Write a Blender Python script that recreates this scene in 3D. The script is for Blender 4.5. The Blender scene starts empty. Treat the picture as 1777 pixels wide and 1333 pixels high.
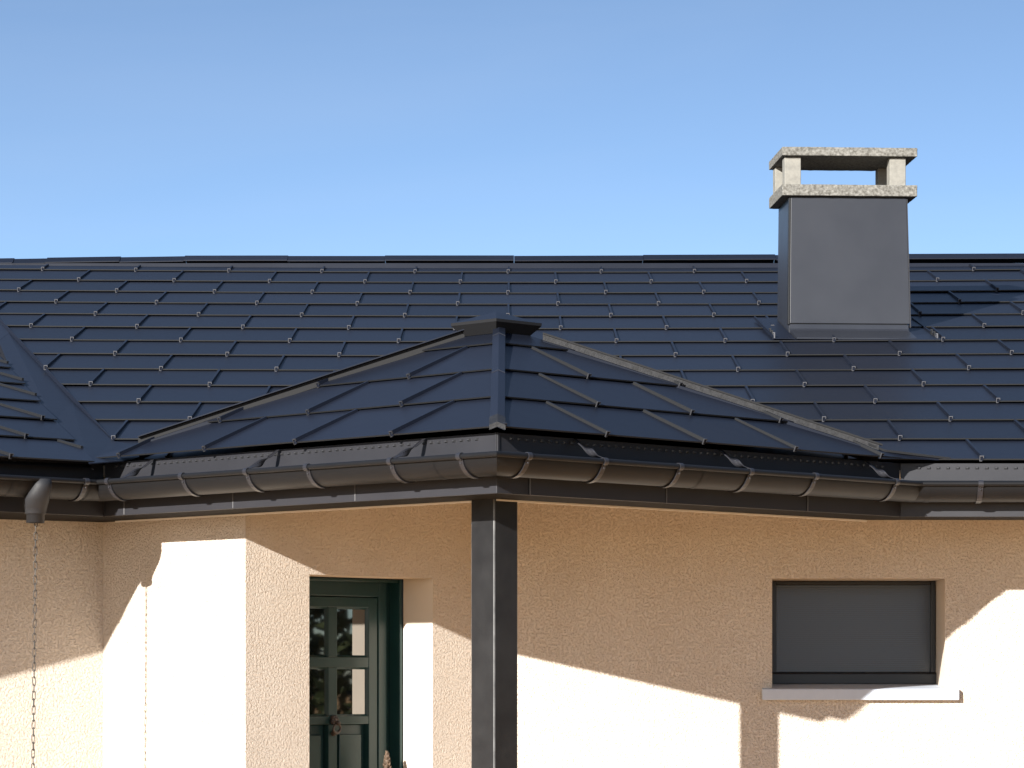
import bpy, math, random
from mathutils import Matrix, Vector
random.seed(7)
S = bpy.context.scene
COL = S.collection
R = math.radians
R2 = math.sqrt(0.5)

# ---------------------------------------------------------------- camera, sky, sun, exposure
EYE = 1.6
cam = bpy.data.cameras.new("camera")
cam.sensor_width = 36.0
cam.lens = 5700 / 1777 * 36
cam.shift_y = 523.5 / 1777
cam.clip_start = 0.1
cam.clip_end = 4000
camo = bpy.data.objects.new("camera", cam)
camo.location = (0, 0, EYE)
camo.rotation_euler = (R(90), 0, 0)
COL.objects.link(camo)
S.camera = camo

SUN_DIR = Vector((0.575, 1.0, -0.35)).normalized()      # the way the light travels
ELEV = math.asin(-SUN_DIR.z)
world = bpy.data.worlds.new("World")
S.world = world
world.use_nodes = True
wn, wl = world.node_tree.nodes, world.node_tree.links
bg = wn["Background"]
sky = wn.new("ShaderNodeTexSky")
sky.sky_type = 'NISHITA'
sky.sun_disc = False
sky.sun_elevation = ELEV + R(6)
sky.sun_rotation = math.atan2(-SUN_DIR.x, -SUN_DIR.y)
sky.air_density = 1.0
sky.dust_density = 0.9
sky.ozone_density = 3.0
tc = wn.new("ShaderNodeTexCoord")
mp = wn.new("ShaderNodeMapping")
mp.inputs["Scale"].default_value = (1, 1, 2.6)
wl.new(tc.outputs["Generated"], mp.inputs["Vector"])
wl.new(mp.outputs["Vector"], sky.inputs["Vector"])
tint = wn.new("ShaderNodeMix"); tint.data_type = 'RGBA'; tint.blend_type = 'MULTIPLY'
tint.inputs["Factor"].default_value = 1.0
tint.inputs[7].default_value = (1.03, 1.055, 1.04, 1)
wl.new(sky.outputs["Color"], tint.inputs[6])
wisp = wn.new("ShaderNodeTexNoise")                     # the faintest high cirrus
wisp.inputs["Scale"].default_value = 3.0
wisp.inputs["Detail"].default_value = 7
wisp.inputs["Distortion"].default_value = 0.6
wm = wn.new("ShaderNodeMapping"); wm.inputs["Scale"].default_value = (1.6, 1.6, 9.0); wm.inputs["Rotation"].default_value = (0, R(9), 0)
wl.new(tc.outputs["Generated"], wm.inputs["Vector"]); wl.new(wm.outputs["Vector"], wisp.inputs["Vector"])
wr = wn.new("ShaderNodeMapRange")
wr.inputs["From Min"].default_value = 0.45; wr.inputs["From Max"].default_value = 0.80
wr.inputs["To Min"].default_value = 0.05; wr.inputs["To Max"].default_value = 0.10
wl.new(wisp.outputs["Fac"], wr.inputs["Value"])
wmix = wn.new("ShaderNodeMix"); wmix.data_type = 'RGBA'
wl.new(wr.outputs["Result"], wmix.inputs["Factor"])
wl.new(tint.outputs[2], wmix.inputs[6])
wmix.inputs[7].default_value = (3.8, 3.9, 4.0, 1)
wl.new(wmix.outputs[2], bg.inputs["Color"])
bg.inputs["Strength"].default_value = 0.091

sun = bpy.data.lights.new("sun", 'SUN')
sun.energy = 4.9
sun.angle = R(0.5)
sun.color = (1.0, 0.965, 0.905)
suno = bpy.data.objects.new("sun", sun)
suno.rotation_euler = SUN_DIR.to_track_quat('-Z', 'Y').to_euler()
suno.location = (-10, -15, 12)
COL.objects.link(suno)

S.view_settings.view_transform = 'Standard'
S.view_settings.look = 'None'
S.view_settings.exposure = 1.35
S.view_settings.gamma = 1.0
S.view_settings.use_curve_mapping = False
S.render.engine = 'CYCLES'
S.cycles.max_bounces = 8
S.cycles.diffuse_bounces = 5

# ---------------------------------------------------------------- materials
def mat(name, col, rough=0.5, spec=0.5, metal=0.0, var=0.0, vscale=3.0, bump=0.0, bscale=40.0,
        bdist=0.002, objvar=0.0, col2=None, detail=4.0):
    m = bpy.data.materials.new(name)
    m.use_nodes = True
    n, l = m.node_tree.nodes, m.node_tree.links
    p = n["Principled BSDF"]
    p.inputs["Roughness"].default_value = rough
    p.inputs["Specular IOR Level"].default_value = spec
    p.inputs["Metallic"].default_value = metal
    base = (*col, 1)
    p.inputs["Base Color"].default_value = base
    t = n.new("ShaderNodeTexCoord")
    out = None
    if var or col2:
        nz = n.new("ShaderNodeTexNoise")
        nz.inputs["Scale"].default_value = vscale
        nz.inputs["Detail"].default_value = detail
        nz.inputs["Roughness"].default_value = 0.6
        l.new(t.outputs["Object"], nz.inputs["Vector"])
        rp = n.new("ShaderNodeValToRGB")
        c2 = col2 or tuple(c * (1 + var) for c in col)
        c1 = tuple(c * (1 - var) for c in col) if not col2 else col
        rp.color_ramp.elements[0].position = 0.35
        rp.color_ramp.elements[1].position = 0.68
        rp.color_ramp.elements[0].color = (*c1, 1)
        rp.color_ramp.elements[1].color = (*c2, 1)
        l.new(nz.outputs["Fac"], rp.inputs["Fac"])
        out = rp.outputs["Color"]
        mr = n.new("ShaderNodeMapRange")
        mr.inputs["To Min"].default_value = max(0.05, rough - 0.06)
        mr.inputs["To Max"].default_value = rough + 0.06
        l.new(nz.outputs["Fac"], mr.inputs["Value"])
        l.new(mr.outputs["Result"], p.inputs["Roughness"])
    if objvar:
        oi = n.new("ShaderNodeObjectInfo")
        hs = n.new("ShaderNodeHueSaturation")
        mr2 = n.new("ShaderNodeMapRange")
        mr2.inputs["To Min"].default_value = 1 - objvar
        mr2.inputs["To Max"].default_value = 1 + objvar
        l.new(oi.outputs["Random"], mr2.inputs["Value"])
        l.new(mr2.outputs["Result"], hs.inputs["Value"])
        if out: l.new(out, hs.inputs["Color"])
        else: hs.inputs["Color"].default_value = base
        out = hs.outputs["Color"]
    if out: l.new(out, p.inputs["Base Color"])
    if bump:
        nb = n.new("ShaderNodeTexNoise")
        nb.inputs["Scale"].default_value = bscale
        nb.inputs["Detail"].default_value = 3
        l.new(t.outputs["Object"], nb.inputs["Vector"])
        b = n.new("ShaderNodeBump")
        b.inputs["Strength"].default_value = bump
        b.inputs["Distance"].default_value = bdist
        l.new(nb.outputs["Fac"], b.inputs["Height"])
        l.new(b.outputs["Normal"], p.inputs["Normal"])
    return m

def stucco_material():
    m = bpy.data.materials.new("cream roughcast")
    m.use_nodes = True
    n, l = m.node_tree.nodes, m.node_tree.links
    p = n["Principled BSDF"]
    p.inputs["Roughness"].default_value = 0.9
    p.inputs["Specular IOR Level"].default_value = 0.15
    t = n.new("ShaderNodeTexCoord")
    a = n.new("ShaderNodeTexNoise")
    a.inputs["Scale"].default_value = 100
    a.inputs["Detail"].default_value = 4.0
    a.inputs["Roughness"].default_value = 0.6
    a.inputs["Distortion"].default_value = 0.35
    l.new(t.outputs["Object"], a.inputs["Vector"])
    rp = n.new("ShaderNodeValToRGB")                      # flattened tops, sunk worm-holes between
    e = rp.color_ramp.elements
    e[0].position, e[0].color = 0.33, (0, 0, 0, 1)
    e[1].position, e[1].color = 0.54, (1, 1, 1, 1)
    l.new(a.outputs["Fac"], rp.inputs["Fac"])
    g = n.new("ShaderNodeTexNoise")
    g.inputs["Scale"].default_value = 260
    g.inputs["Detail"].default_value = 2
    l.new(t.outputs["Object"], g.inputs["Vector"])
    ad = n.new("ShaderNodeMath"); ad.operation = 'MULTIPLY_ADD'
    ad.inputs[1].default_value = 0.18
    l.new(g.outputs["Fac"], ad.inputs[0])
    l.new(rp.outputs["Color"], ad.inputs[2])
    b = n.new("ShaderNodeBump")
    b.inputs["Strength"].default_value = 1.0
    b.inputs["Distance"].default_value = 0.0040
    l.new(ad.outputs["Value"], b.inputs["Height"])
    l.new(b.outputs["Normal"], p.inputs["Normal"])
    w = n.new("ShaderNodeTexNoise")                       # faint weathering clouds
    w.inputs["Scale"].default_value = 2.2
    w.inputs["Detail"].default_value = 5
    l.new(t.outputs["Object"], w.inputs["Vector"])
    c = n.new("ShaderNodeValToRGB")
    c.color_ramp.elements[0].position = 0.3
    c.color_ramp.elements[0].color = (0.565, 0.492, 0.415, 1)
    c.color_ramp.elements[1].position = 0.7
    c.color_ramp.elements[1].color = (0.62, 0.55, 0.475, 1)
    l.new(w.outputs["Fac"], c.inputs["Fac"])
    mx = n.new("ShaderNodeMix"); mx.data_type = 'RGBA'; mx.blend_type = 'MULTIPLY'
    mx.inputs["Factor"].default_value = 1.0
    gr = n.new("ShaderNodeValToRGB")                      # hollows tinted darker
    gr.color_ramp.elements[0].position = 0.0
    gr.color_ramp.elements[0].color = (0.80, 0.77, 0.73, 1)
    gr.color_ramp.elements[1].position = 0.45
    gr.color_ramp.elements[1].color = (1, 1, 1, 1)
    l.new(rp.outputs["Color"], gr.inputs["Fac"])
    l.new(c.outputs["Color"], mx.inputs[6])
    l.new(gr.outputs["Color"], mx.inputs[7])
    l.new(mx.outputs[2], p.inputs["Base Color"])
    return m

M_WALL = stucco_material()
M_REVEAL = mat("smooth cream render", (0.63, 0.55, 0.46), 0.85, 0.2, var=0.03, vscale=4, bump=0.15, bscale=120)
M_TILE = mat("dark coated steel tile", (0.0096, 0.0120, 0.0200), 0.42, 0.11, var=0.10, vscale=2.5, bump=0.22, bscale=3.0, bdist=0.005, objvar=0.20)
M_DECK = mat("roof underlay", (0.012, 0.012, 0.014), 0.8, 0.2)
M_SOFFIT = mat("matt dark soffit", (0.016, 0.015, 0.0145), 0.85, 0.10)
M_FOLD = mat("light folded sheet edge", (0.085, 0.085, 0.09), 0.45, 0.5)
M_LIP = mat("bare folded tile edge", (0.0108, 0.0111, 0.0122), 0.5, 0.35)
M_CLIP = mat("bare metal clip", (0.08, 0.08, 0.088), 0.4, 0.5)
M_CLIP2 = mat("coated clip edge", (0.030, 0.030, 0.033), 0.4, 0.5)
M_FASCIA = mat("anthracite coated sheet", (0.0195, 0.0195, 0.0235), 0.5, 0.4, var=0.08, vscale=3, bump=0.05, bscale=6, bdist=0.003, objvar=0.08)
M_CLAD = mat("charcoal chimney cladding", (0.0205, 0.0225, 0.0290), 0.40, 0.40, var=0.06, vscale=3.5, bump=0.10, bscale=420, bdist=0.0006)
M_GUTTER = mat("black lacquered gutter", (0.0078, 0.0079, 0.0088), 0.46, 0.20, var=0.06, vscale=5, bump=0.03, bscale=9)
M_STRAP = mat("painted strap", (0.018, 0.018, 0.022), 0.38, 0.5, var=0.1, vscale=20)
M_POST = mat("weathered steel post", (0.0100, 0.0100, 0.0108), 0.40, 0.36, col2=(0.0165, 0.0165, 0.0172), vscale=9, bump=0.05, bscale=60)
M_WORN = mat("rubbed bare edge", (0.045, 0.045, 0.046), 0.35, 0.5, col2=(0.10, 0.10, 0.10), vscale=14)
M_LEAD = mat("grey lead flashing", (0.018, 0.018, 0.0195), 0.6, 0.22, var=0.4, vscale=70, bump=0.5, bscale=170, bdist=0.002)
M_BLACK = mat("matt black", (0.008, 0.008, 0.009), 0.7, 0.25)  # plain black; on the left porch verge it stands in for shade
M_CONC = mat("lichened concrete", (0.075, 0.070, 0.060), 0.92, 0.2, col2=(0.22, 0.212, 0.192), vscale=66, bump=0.6, bscale=150, bdist=0.003, detail=8)
M_CONC2 = mat("clean concrete", (0.175, 0.168, 0.150), 0.9, 0.2, col2=(0.23, 0.22, 0.195), vscale=30, bump=0.3, bscale=130, bdist=0.002)
M_SILL = mat("white window sill", (0.46, 0.51, 0.59), 0.55, 0.35, var=0.03, vscale=20)
M_WHITE = mat("white painted board", (0.72, 0.68, 0.62), 0.6, 0.3)
M_SCREEN = mat("grey shutter slats", (0.044, 0.050, 0.060), 0.20, 0.5)
M_FRAME = mat("black window frame", (0.012, 0.012, 0.013), 0.4, 0.45)
M_DOOR = mat("dark green door paint", (0.008, 0.036, 0.037), 0.36, 0.5, var=0.08, vscale=7, bump=0.04, bscale=30)
M_GLASS = mat("dark door glass", (0.004, 0.005, 0.005), 0.02, 0.5)
M_GLASS.node_tree.nodes["Principled BSDF"].inputs["IOR"].default_value = 2.7
M_IRON = mat("dark bronze", (0.05, 0.038, 0.034), 0.42, 0.6, var=0.3, vscale=80, bump=0.5, bscale=160)
M_CHAIN = mat("dull chain steel", (0.045, 0.040, 0.035), 0.45, 0.5, metal=0.2)
M_OUTLET = mat("matt grey plastic", (0.018, 0.0185, 0.021), 0.6, 0.35, bump=0.5, bscale=320, bdist=0.0015)
M_WOOD = mat("carved brown wood", (0.085, 0.054, 0.034), 0.6, 0.35, var=0.35, vscale=60, bump=0.6, bscale=120)
M_GROUND = mat("sandy paving", (0.50, 0.285, 0.12), 0.9, 0.2, var=0.12, vscale=2, bump=0.4, bscale=90)
M_LEAF = mat("hedge leaves", (0.022, 0.030, 0.012), 0.4, 0.5, objvar=0.0, col2=(0.055, 0.065, 0.028), vscale=5)
M_STEM = mat("hedge stems", (0.05, 0.04, 0.03), 0.8)

# ---------------------------------------------------------------- helpers
WORLDMAT = {}
def link(o, parent=None, M=None):
    COL.objects.link(o)
    M = M or Matrix.Identity(4)
    if parent is not None:
        o.parent = parent
        o.matrix_parent_inverse = WORLDMAT[parent.name].inverted()
    o.matrix_basis = M
    WORLDMAT[o.name] = M.copy()
    return o

class MB:
    def __init__(s): s.v, s.f, s.mi, s.sm = [], [], [], []
    def add(s, vs, fs, mi=0, M=None, smooth=False):
        b = len(s.v)
        s.v += [tuple(M @ Vector(p)) if M else tuple(p) for p in vs]
        for f in fs:
            s.f.append([b + i for i in f]); s.mi.append(mi); s.sm.append(smooth)
        return s
    def box(s, x0, x1, y0, y1, z0, z1, mi=0, M=None):
        vs = [(x, y, z) for z in (z0, z1) for y in (y0, y1) for x in (x0, x1)]
        fs = [(0, 2, 3, 1), (4, 5, 7, 6), (0, 1, 5, 4), (2, 6, 7, 3), (0, 4, 6, 2), (1, 3, 7, 5)]
        return s.add(vs, fs, mi, M)
    def prism(s, prof, y0, y1, mi=0, M=None, smooth=False):    # closed (x,z) profile, extruded along y
        n = len(prof)
        vs = [(x, y0, z) for x, z in prof] + [(x, y1, z) for x, z in prof]
        fs = [(i, (i + 1) % n, n + (i + 1) % n, n + i) for i in range(n)]
        s.add(vs, fs, mi, M, smooth)
        return s.add(vs, [tuple(range(n - 1, -1, -1)), tuple(range(n, 2 * n))], mi, M)
    def tube(s, pts, r, n=8, mi=0, M=None, closed=False, smooth=True):
        P = [Vector(p) for p in pts]; m = len(P); vs = []
        rr = r if hasattr(r, '__len__') else [r] * m
        ref = None
        for i in range(m):
            a = P[(i - 1) % m] if (closed or i > 0) else P[i]
            b = P[(i + 1) % m] if (closed or i < m - 1) else P[i]
            t = (b - a).normalized()
            if ref is None:
                ref = t.orthogonal().normalized()
            u = (ref - t * ref.dot(t)).normalized(); ref = u
            w = t.cross(u)
            for k in range(n):
                q = 2 * math.pi * k / n
                vs.append(P[i] + (u * math.cos(q) + w * math.sin(q)) * rr[i])
        fs = []
        for i in range(m if closed else m - 1):
            j = (i + 1) % m
            for k in range(n):
                fs.append((i * n + k, i * n + (k + 1) % n, j * n + (k + 1) % n, j * n + k))
        s.add(vs, fs, mi, M, smooth)
        if not closed:
            s.add(vs, [tuple(range(n - 1, -1, -1)), tuple(range((m - 1) * n, m * n))], mi, M)
        return s
    def lathe(s, prof, n=24, mi=0, M=None, smooth=True):
        vs = []
        for r, z in prof:
            for k in range(n):
                q = 2 * math.pi * k / n
                vs.append((r * math.cos(q), r * math.sin(q), z))
        m = len(prof); fs = []
        for i in range(m - 1):
            for k in range(n):
                fs.append((i * n + k, i * n + (k + 1) % n, (i + 1) * n + (k + 1) % n, (i + 1) * n + k))
        return s.add(vs, fs, mi, M, smooth)
    def mesh(s, name, mats):
        me = bpy.data.meshes.new(name)
        me.from_pydata(s.v, [], s.f)
        for m in (mats if isinstance(mats, (list, tuple)) else [mats]): me.materials.append(m)
        me.polygons.foreach_set("material_index", s.mi)
        me.polygons.foreach_set("use_smooth", s.sm)
        me.update()
        return me
    def build(s, name, mats, parent=None, M=None, bevel=0.0, seg=2):
        o = bpy.data.objects.new(name, s.mesh(name, mats))
        link(o, parent, M)
        if bevel:
            b = o.modifiers.new("bevel", 'BEVEL'); b.width = bevel; b.segments = seg; b.limit_method = 'ANGLE'; b.angle_limit = R(40)
        return o

def tag(o, label=None, cat=None, group=None, kind=None):
    if label: o["label"] = label
    if cat: o["category"] = cat
    if group: o["group"] = group
    if kind: o["kind"] = kind
    return o

def frame2(o, e1, z=0.0):
    """plan frame: x along e1, y to its left, z up"""
    e2 = (-e1[1], e1[0])
    return Matrix(((e1[0], e2[0], 0, o[0]), (e1[1], e2[1], 0, o[1]), (0, 0, 1, z), (0, 0, 0, 1)))

def frame3(o, e1, g):
    """roof frame: x along the eave, y up the slope, z off the slope"""
    e2 = (-e1[1], e1[0]); k = 1 / math.sqrt(1 + g * g)
    x = Vector((e1[0], e1[1], 0)); y = Vector((e2[0] * k, e2[1] * k, g * k)); z = x.cross(y)
    return Matrix(((x.x, y.x, z.x, o[0]), (x.y, y.y, z.y, o[1]), (x.z, y.z, z.z, o[2]), (0, 0, 0, 1)))

def offset_path(pts, o):
    """plan path shifted to its right by o, with mitred corners"""
    out = []
    for i, p in enumerate(pts):
        ns = []
        for a, b in ((i - 1, i), (i, i + 1)):
            if 0 <= a and b < len(pts):
                d = Vector((pts[b][0] - pts[a][0], pts[b][1] - pts[a][1])).normalized()
                ns.append(Vector((d.y, -d.x)))
        if len(ns) == 1: v = ns[0] * o
        else:
            s = ns[0] + ns[1]; v = s * (2 * o / s.length_squared) if s.length > 1e-6 else ns[0] * o
        out.append((p[0] + v.x, p[1] + v.y))
    return out

def sweep(mb, path, i, prof, closed=True, mi=0, smooth=False, ends=True):
    """profile (o outward, z) swept along segment i of a path, ends mitred to its neighbours"""
    a, b = [], []
    for o, z in prof:
        q = offset_path(path, o)
        a.append((*q[i], z)); b.append((*q[i + 1], z))
    n = len(prof)
    fs = [(k, (k + 1) % n, n + (k + 1) % n, n + k) for k in range(n if closed else n - 1)]
    mb.add(a + b, fs, mi, None, smooth)
    if ends: mb.add(a + b, [tuple(range(n)), tuple(range(2 * n - 1, n - 1, -1))], mi)

# ---------------------------------------------------------------- setting
g = MB()
g.add([(-600, -600, 0), (600, -600, 0), (600, 900, 0), (-600, 900, 0)], [(0, 1, 2, 3)])
tag(g.build("ground", M_GROUND), "pale sandy paved ground around the house", None, None, "structure")

# ---------------------------------------------------------------- the house
house = bpy.data.objects.new("house", None)
link(house, None, Matrix.Translation((0, 15, 0)))
tag(house, "cream roughcast house with dark metal tiled roofs, porch and chimney", "house")

ZE = EYE + 0.945            # roof plane height at every eave
# the rim line of the gutters in plan, walked from left to right
G_FAR = (-1.7258 - 2.3, 13.67 - 2.3)
G_IN = (-1.7258, 13.67)
G_OUT = (-0.0558, 12.0)
G_INR = (1.7142, 13.77)
G_END = (6.0, 13.77)
RIM = [G_FAR, G_IN, G_OUT, G_INR, G_END]
SEG = ["wing", "porch", "porch", "main"]
E_WING = (R2, R2); E_PL = (R2, -R2); E_PR = (R2, R2); E_MAIN = (1.0, 0.0)
EDIR = [E_WING, E_PL, E_PR, E_MAIN]

# --- walls -------------------------------------------------------
ZW = 2.52
WB0 = (-1.1143, 13.741)                       # convex corner by the door
T42 = R(33)
CORNER = (-1.795, 14.421)                     # concave corner on the left
def wall_panel(name, o, e1, L, thick, hole=None, rev=None):
    """wall in its own plan frame: outside face y=0 (outward -y), x from 0 to L; hole = (x0, x1, z0, z1, depth)"""
    M = frame2(o, e1); mb = MB()
    if not hole:                                              # outside face full length, the core stopped short of the corners
        mb.add([(0, 0, 0), (L, 0, 0), (L, 0, ZW), (0, 0, ZW)], [(0, 1, 2, 3)])
        mb.box(0.05, L - 0.05, 0.02, thick, 0, ZW)
    else:
        x0, x1, z0, z1, dep = hole
        xs = [0, x0, x1, L]; zs = [0, z0, z1, ZW]
        for i in range(3):
            for j in range(3):
                if i == 1 and j == 1: continue
                if zs[j + 1] - zs[j] < 1e-6: continue
                mb.add([(xs[i], 0, zs[j]), (xs[i + 1], 0, zs[j]), (xs[i + 1], 0, zs[j + 1]), (xs[i], 0, zs[j + 1])], [(0, 1, 2, 3)])
        mb.add([(x0, 0, z0), (x0, dep, z0), (x0, dep, z1), (x0, 0, z1)], [(0, 1, 2, 3)], 1)
        mb.add([(x1, 0, z0), (x1, dep, z0), (x1, dep, z1), (x1, 0, z1)], [(3, 2, 1, 0)], 1)
        mb.add([(x0, 0, z1), (x1, 0, z1), (x1, dep, z1), (x0, dep, z1)], [(3, 2, 1, 0)], 1)
        mb.add([(x0, 0, z0), (x1, 0, z0), (x1, dep, z0), (x0, dep, z0)], [(0, 1, 2, 3)], 1)
        bx0, bx1 = x0 - 0.4, x1 + 0.4                         # blind backing behind the opening
        mb.add([(max(0, bx0), dep + .12, 0), (min(L, bx1), dep + .12, 0), (min(L, bx1), dep + .12, ZW), (max(0, bx0), dep + .12, ZW)], [(0, 1, 2, 3)], 2)
    return mb.build(name, [M_WALL, M_REVEAL, M_BLACK], house, M)

eA = (math.cos(T42), math.sin(T42))
LA = 3.2
wall_panel("wall", (CORNER[0] - eA[0] * LA, CORNER[1] - eA[1] * LA), eA, LA, 0.3)
LB = math.hypot(WB0[0] - CORNER[0], WB0[1] - CORNER[1])
wall_panel("wall", CORNER, E_PL, LB, 0.3)
wall_panel("wall", WB0, E_PR, 1.427, 0.3, (0.355, 1.081, 0.02, 2.074, 0.19))
WIN_X0, WIN_X1, WIN_Z0, WIN_Z1, WIN_D = 1.168, 1.9447, 1.545, 2.081, 0.36
WDY = 14.75
wall_panel("wall", (-0.105, WDY), E_MAIN, 6.6, 0.3, (WIN_X0 + 0.105, WIN_X1 + 0.105, WIN_Z0, WIN_Z1, WIN_D))
mb = MB(); mb.box(-6.3, 6.5, 26.5, 26.8, 0, ZW); mb.box(6.2, 6.5, 15.1, 26.5, 0, ZW); mb.box(-6.3, -6.0, 13.5, 26.5, 0, ZW)
mb.build("wall", M_WALL, house)

# --- door in wall C -----------------------------------------------
MD = frame2(WB0, E_PR)                        # x along wall, y inward
DD = 0.25
SR0, SR1, MU0, MU1, SL0, SL1 = 0.9274, 0.9790, 0.6876, 0.7385, 0.4472, 0.4986     # right stile, middle stile, left stile
mb = MB()
mb.box(0.357, SL0 - .001, DD - 0.012, DD + 0.06, 0.02, 2.072); mb.box(SR1 + .002, 1.030, DD - 0.006, DD + 0.06, 0.02, 2.072)
mb.box(1.0301, 1.079, DD + 0.012, DD + 0.06, 0.02, 2.072); mb.box(1.062, 1.079, 0.192, DD + 0.0115, 0.02, 2.072)
mb.box(SL0 - .0009, SR1 + .0019, DD - 0.006, DD + 0.06, 1.994, 2.072)
mb.box(0.358, 1.0615, 0.200, DD - 0.0125, 2.058, 2.0725)
door = mb.build("door", M_DOOR, house, MD, 0.003)
yl0, yl1 = DD, DD + 0.045
def rail(x0, x1, z0, z1, name="door_rail"):
    return MB().box(x0, x1, yl0, yl1, z0, z1).build(name, M_DOOR, door, MD, 0.002)
rail(SL0, SL1, 0.03, 1.990, "door_stile"); rail(SR0, SR1, 0.03, 1.990, "door_stile")
for z0, z1 in ((1.946, 1.990), (1.681, 1.7255), (1.430, 1.4650), (0.80, 0.86), (0.03, 0.16)):
    rail(SL1 + .0005, SR0 - .0005, z0, z1)
for z0, z1 in ((1.7260, 1.9455), (1.4655, 1.6805), (0.8605, 1.4295), (0.1605, 0.7995)):
    rail(MU0, MU1, z0, z1, "door_stile")
for x0, x1 in ((SL1 + .0005, MU0 - .0005), (MU1 + .0005, SR0 - .0005)):
    for z0, z1 in ((1.7255, 1.946), (1.465, 1.681)):
        MB().box(x0, x1, DD + 0.014, DD + 0.020, z0, z1).build("pane", M_GLASS, door, MD)
        b = MB()                                              # sloping glazing beads
        t = 0.009
        vs = [(x0, yl0 + .001, z0), (x1, yl0 + .001, z0), (x1, yl0 + .001, z1), (x0, yl0 + .001, z1),
              (x0 + t, DD + .0135, z0 + t), (x1 - t, DD + .0135, z0 + t), (x1 - t, DD + .0135, z1 - t), (x0 + t, DD + .0135, z1 - t)]
        b.add(vs, [(0, 1, 5, 4), (1, 2, 6, 5), (2, 3, 7, 6), (3, 0, 4, 7)])
        b.build("glazing_bead", M_DOOR, door, MD)
    for z0, z1 in ((0.86, 1.430), (0.16, 0.80)):
        b = MB()
        b.box(x0, x1, DD + 0.030, DD + 0.04, z0, z1)
        b.box(x0 + .028, x1 - .028, DD + 0.016, DD + 0.0295, z0 + .045, z1 - .045)
        b.build("door_panel", M_DOOR, door, MD, 0.008, 3)
# knocker: lion-ish boss, neck and swung ring
b = MB()
kx, kz = 0.714, 1.448
Mk = Matrix.Translation((kx, yl0, kz)) @ Matrix.Scale(.6, 4) @ Matrix.Rotation(R(90), 4, 'X')
b.lathe([(0.0, 0.036), (0.010, 0.035), (0.019, 0.028), (0.026, 0.014), (0.027, 0.0)], 14, 0, Mk)
b.lathe([(0.0, 0.046), (0.008, 0.043), (0.010, 0.034), (0.011, 0.026)], 10, 0, Matrix.Translation((kx, yl0, kz - .012)) @ Matrix.Rotation(R(90), 4, 'X'))
for k in range(9):
    q = 2 * math.pi * k / 9
    b.lathe([(0.0, 0.020), (0.006, 0.017), (0.008, 0.008), (0.006, 0.0)], 7, 0, Matrix.Translation((kx + .015 * math.cos(q), yl0, kz + .016 * math.sin(q))) @ Matrix.Rotation(R(90), 4, 'X'))
ring = [(kx + .021 * math.sin(a), yl0 - .026 + .004 * math.cos(a), kz - .036 - .019 * math.cos(a)) for a in [2 * math.pi * i / 22 for i in range(22)]]
rr = [0.0045 + 0.0035 * max(0, math.cos(2 * math.pi * i / 22)) for i in range(22)]
b.tube(ring, rr, 8, 0, None, True)
b.lathe([(0.0, 0.022), (0.008, 0.016), (0.011, 0.010), (0.012, 0.0)], 12, 0, Matrix.Translation((kx, yl0, kz - .058)) @ Matrix.Rotation(R(90), 4, 'X'))
b.build("door_knocker", M_IRON, door, MD)

# --- window in wall D --------------------------------------------
yb = WDY + WIN_D
mb = MB()
mb.box(WIN_X0, WIN_X0 + .045, yb - .045, yb + .03, 1.605, WIN_Z1); mb.box(WIN_X1 - .022, WIN_X1 - .002, yb - .050, yb + .03, 1.66, WIN_Z1 - .001)
mb.box(WIN_X0 + .045, WIN_X1 - .022, yb - .03, yb + .03, WIN_Z1 - .018, WIN_Z1 - .001)
window = mb.build("window", M_FRAME, house, None, 0.003)
b = MB()
nsl = 42; zt, zb_ = WIN_Z1 - .018, 1.662
for i in range(nsl):
    za = zb_ + (zt - zb_) * i / nsl; zc = zb_ + (zt - zb_) * (i + 1) / nsl
    xa, xc = WIN_X0 + .045, WIN_X1 - .0225
    b.add([(xa, yb - .004, za), (xc, yb - .004, za), (xc, yb - .0045, (za + zc) / 2), (xa, yb - .0045, (za + zc) / 2),
           (xc, yb - .004, zc), (xa, yb - .004, zc)], [(0, 1, 2, 3), (3, 2, 4, 5)], 0, None, True)
b.build("shutter_screen", M_SCREEN, window)
b = MB()
b.prism([(0, 0), (0, .058), (.008, .0615), (.050, .0615), (.058, .054), (.058, .008), (.050, 0)], 0, WIN_X1 + .004 - WIN_X0, 0,
        Matrix(((0, 1, 0, WIN_X0), (-1, 0, 0, yb - .004), (0, 0, 1, 1.600), (0, 0, 0, 1))))
b.build("shutter_bar", M_FRAME, window, None, 0.003)
b = MB()
fy = WDY - .045
vs = [(1.121, fy, 1.535), (2.003, fy, 1.535), (2.003, fy, 1.585), (1.121, fy, 1.585), (1.121, WDY, 1.538), (2.003, WDY, 1.538), (2.003, WDY, 1.590), (1.121, WDY, 1.590)]
b.add(vs, [(0, 1, 2, 3), (3, 2, 6, 7), (0, 3, 7, 4), (1, 5, 6, 2), (0, 4, 5, 1)])
x0, x1 = WIN_X0 + .002, WIN_X1 - .002
b.add([(x0, WDY + .001, 1.590), (x1, WDY + .001, 1.590), (x1, yb + .02, 1.612), (x0, yb + .02, 1.612), (x0, yb + .02, 1.546), (x1, yb + .02, 1.546)], [(0, 1, 2, 3), (2, 5, 4, 3)])
b.build("sill", M_SILL, window, None, 0.004)

# --- porch post ----------------------------------------------------
mb = MB()
h = 0.0645
MP = Matrix.Translation((-0.068, 12.70, 0)) @ Matrix.Rotation(R(45), 4, 'Z')
mb.box(-h, h, -h, h, 0.012, 2.336)
post = mb.build("porch_post", [M_POST, M_WORN], house, MP, 0.0055, 2)
post.modifiers["bevel"].material = 1
MB().box(-.1, .1, -.1, .1, 0.0, 0.011).build("base_plate", M_POST, post, MP, 0.002)

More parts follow.
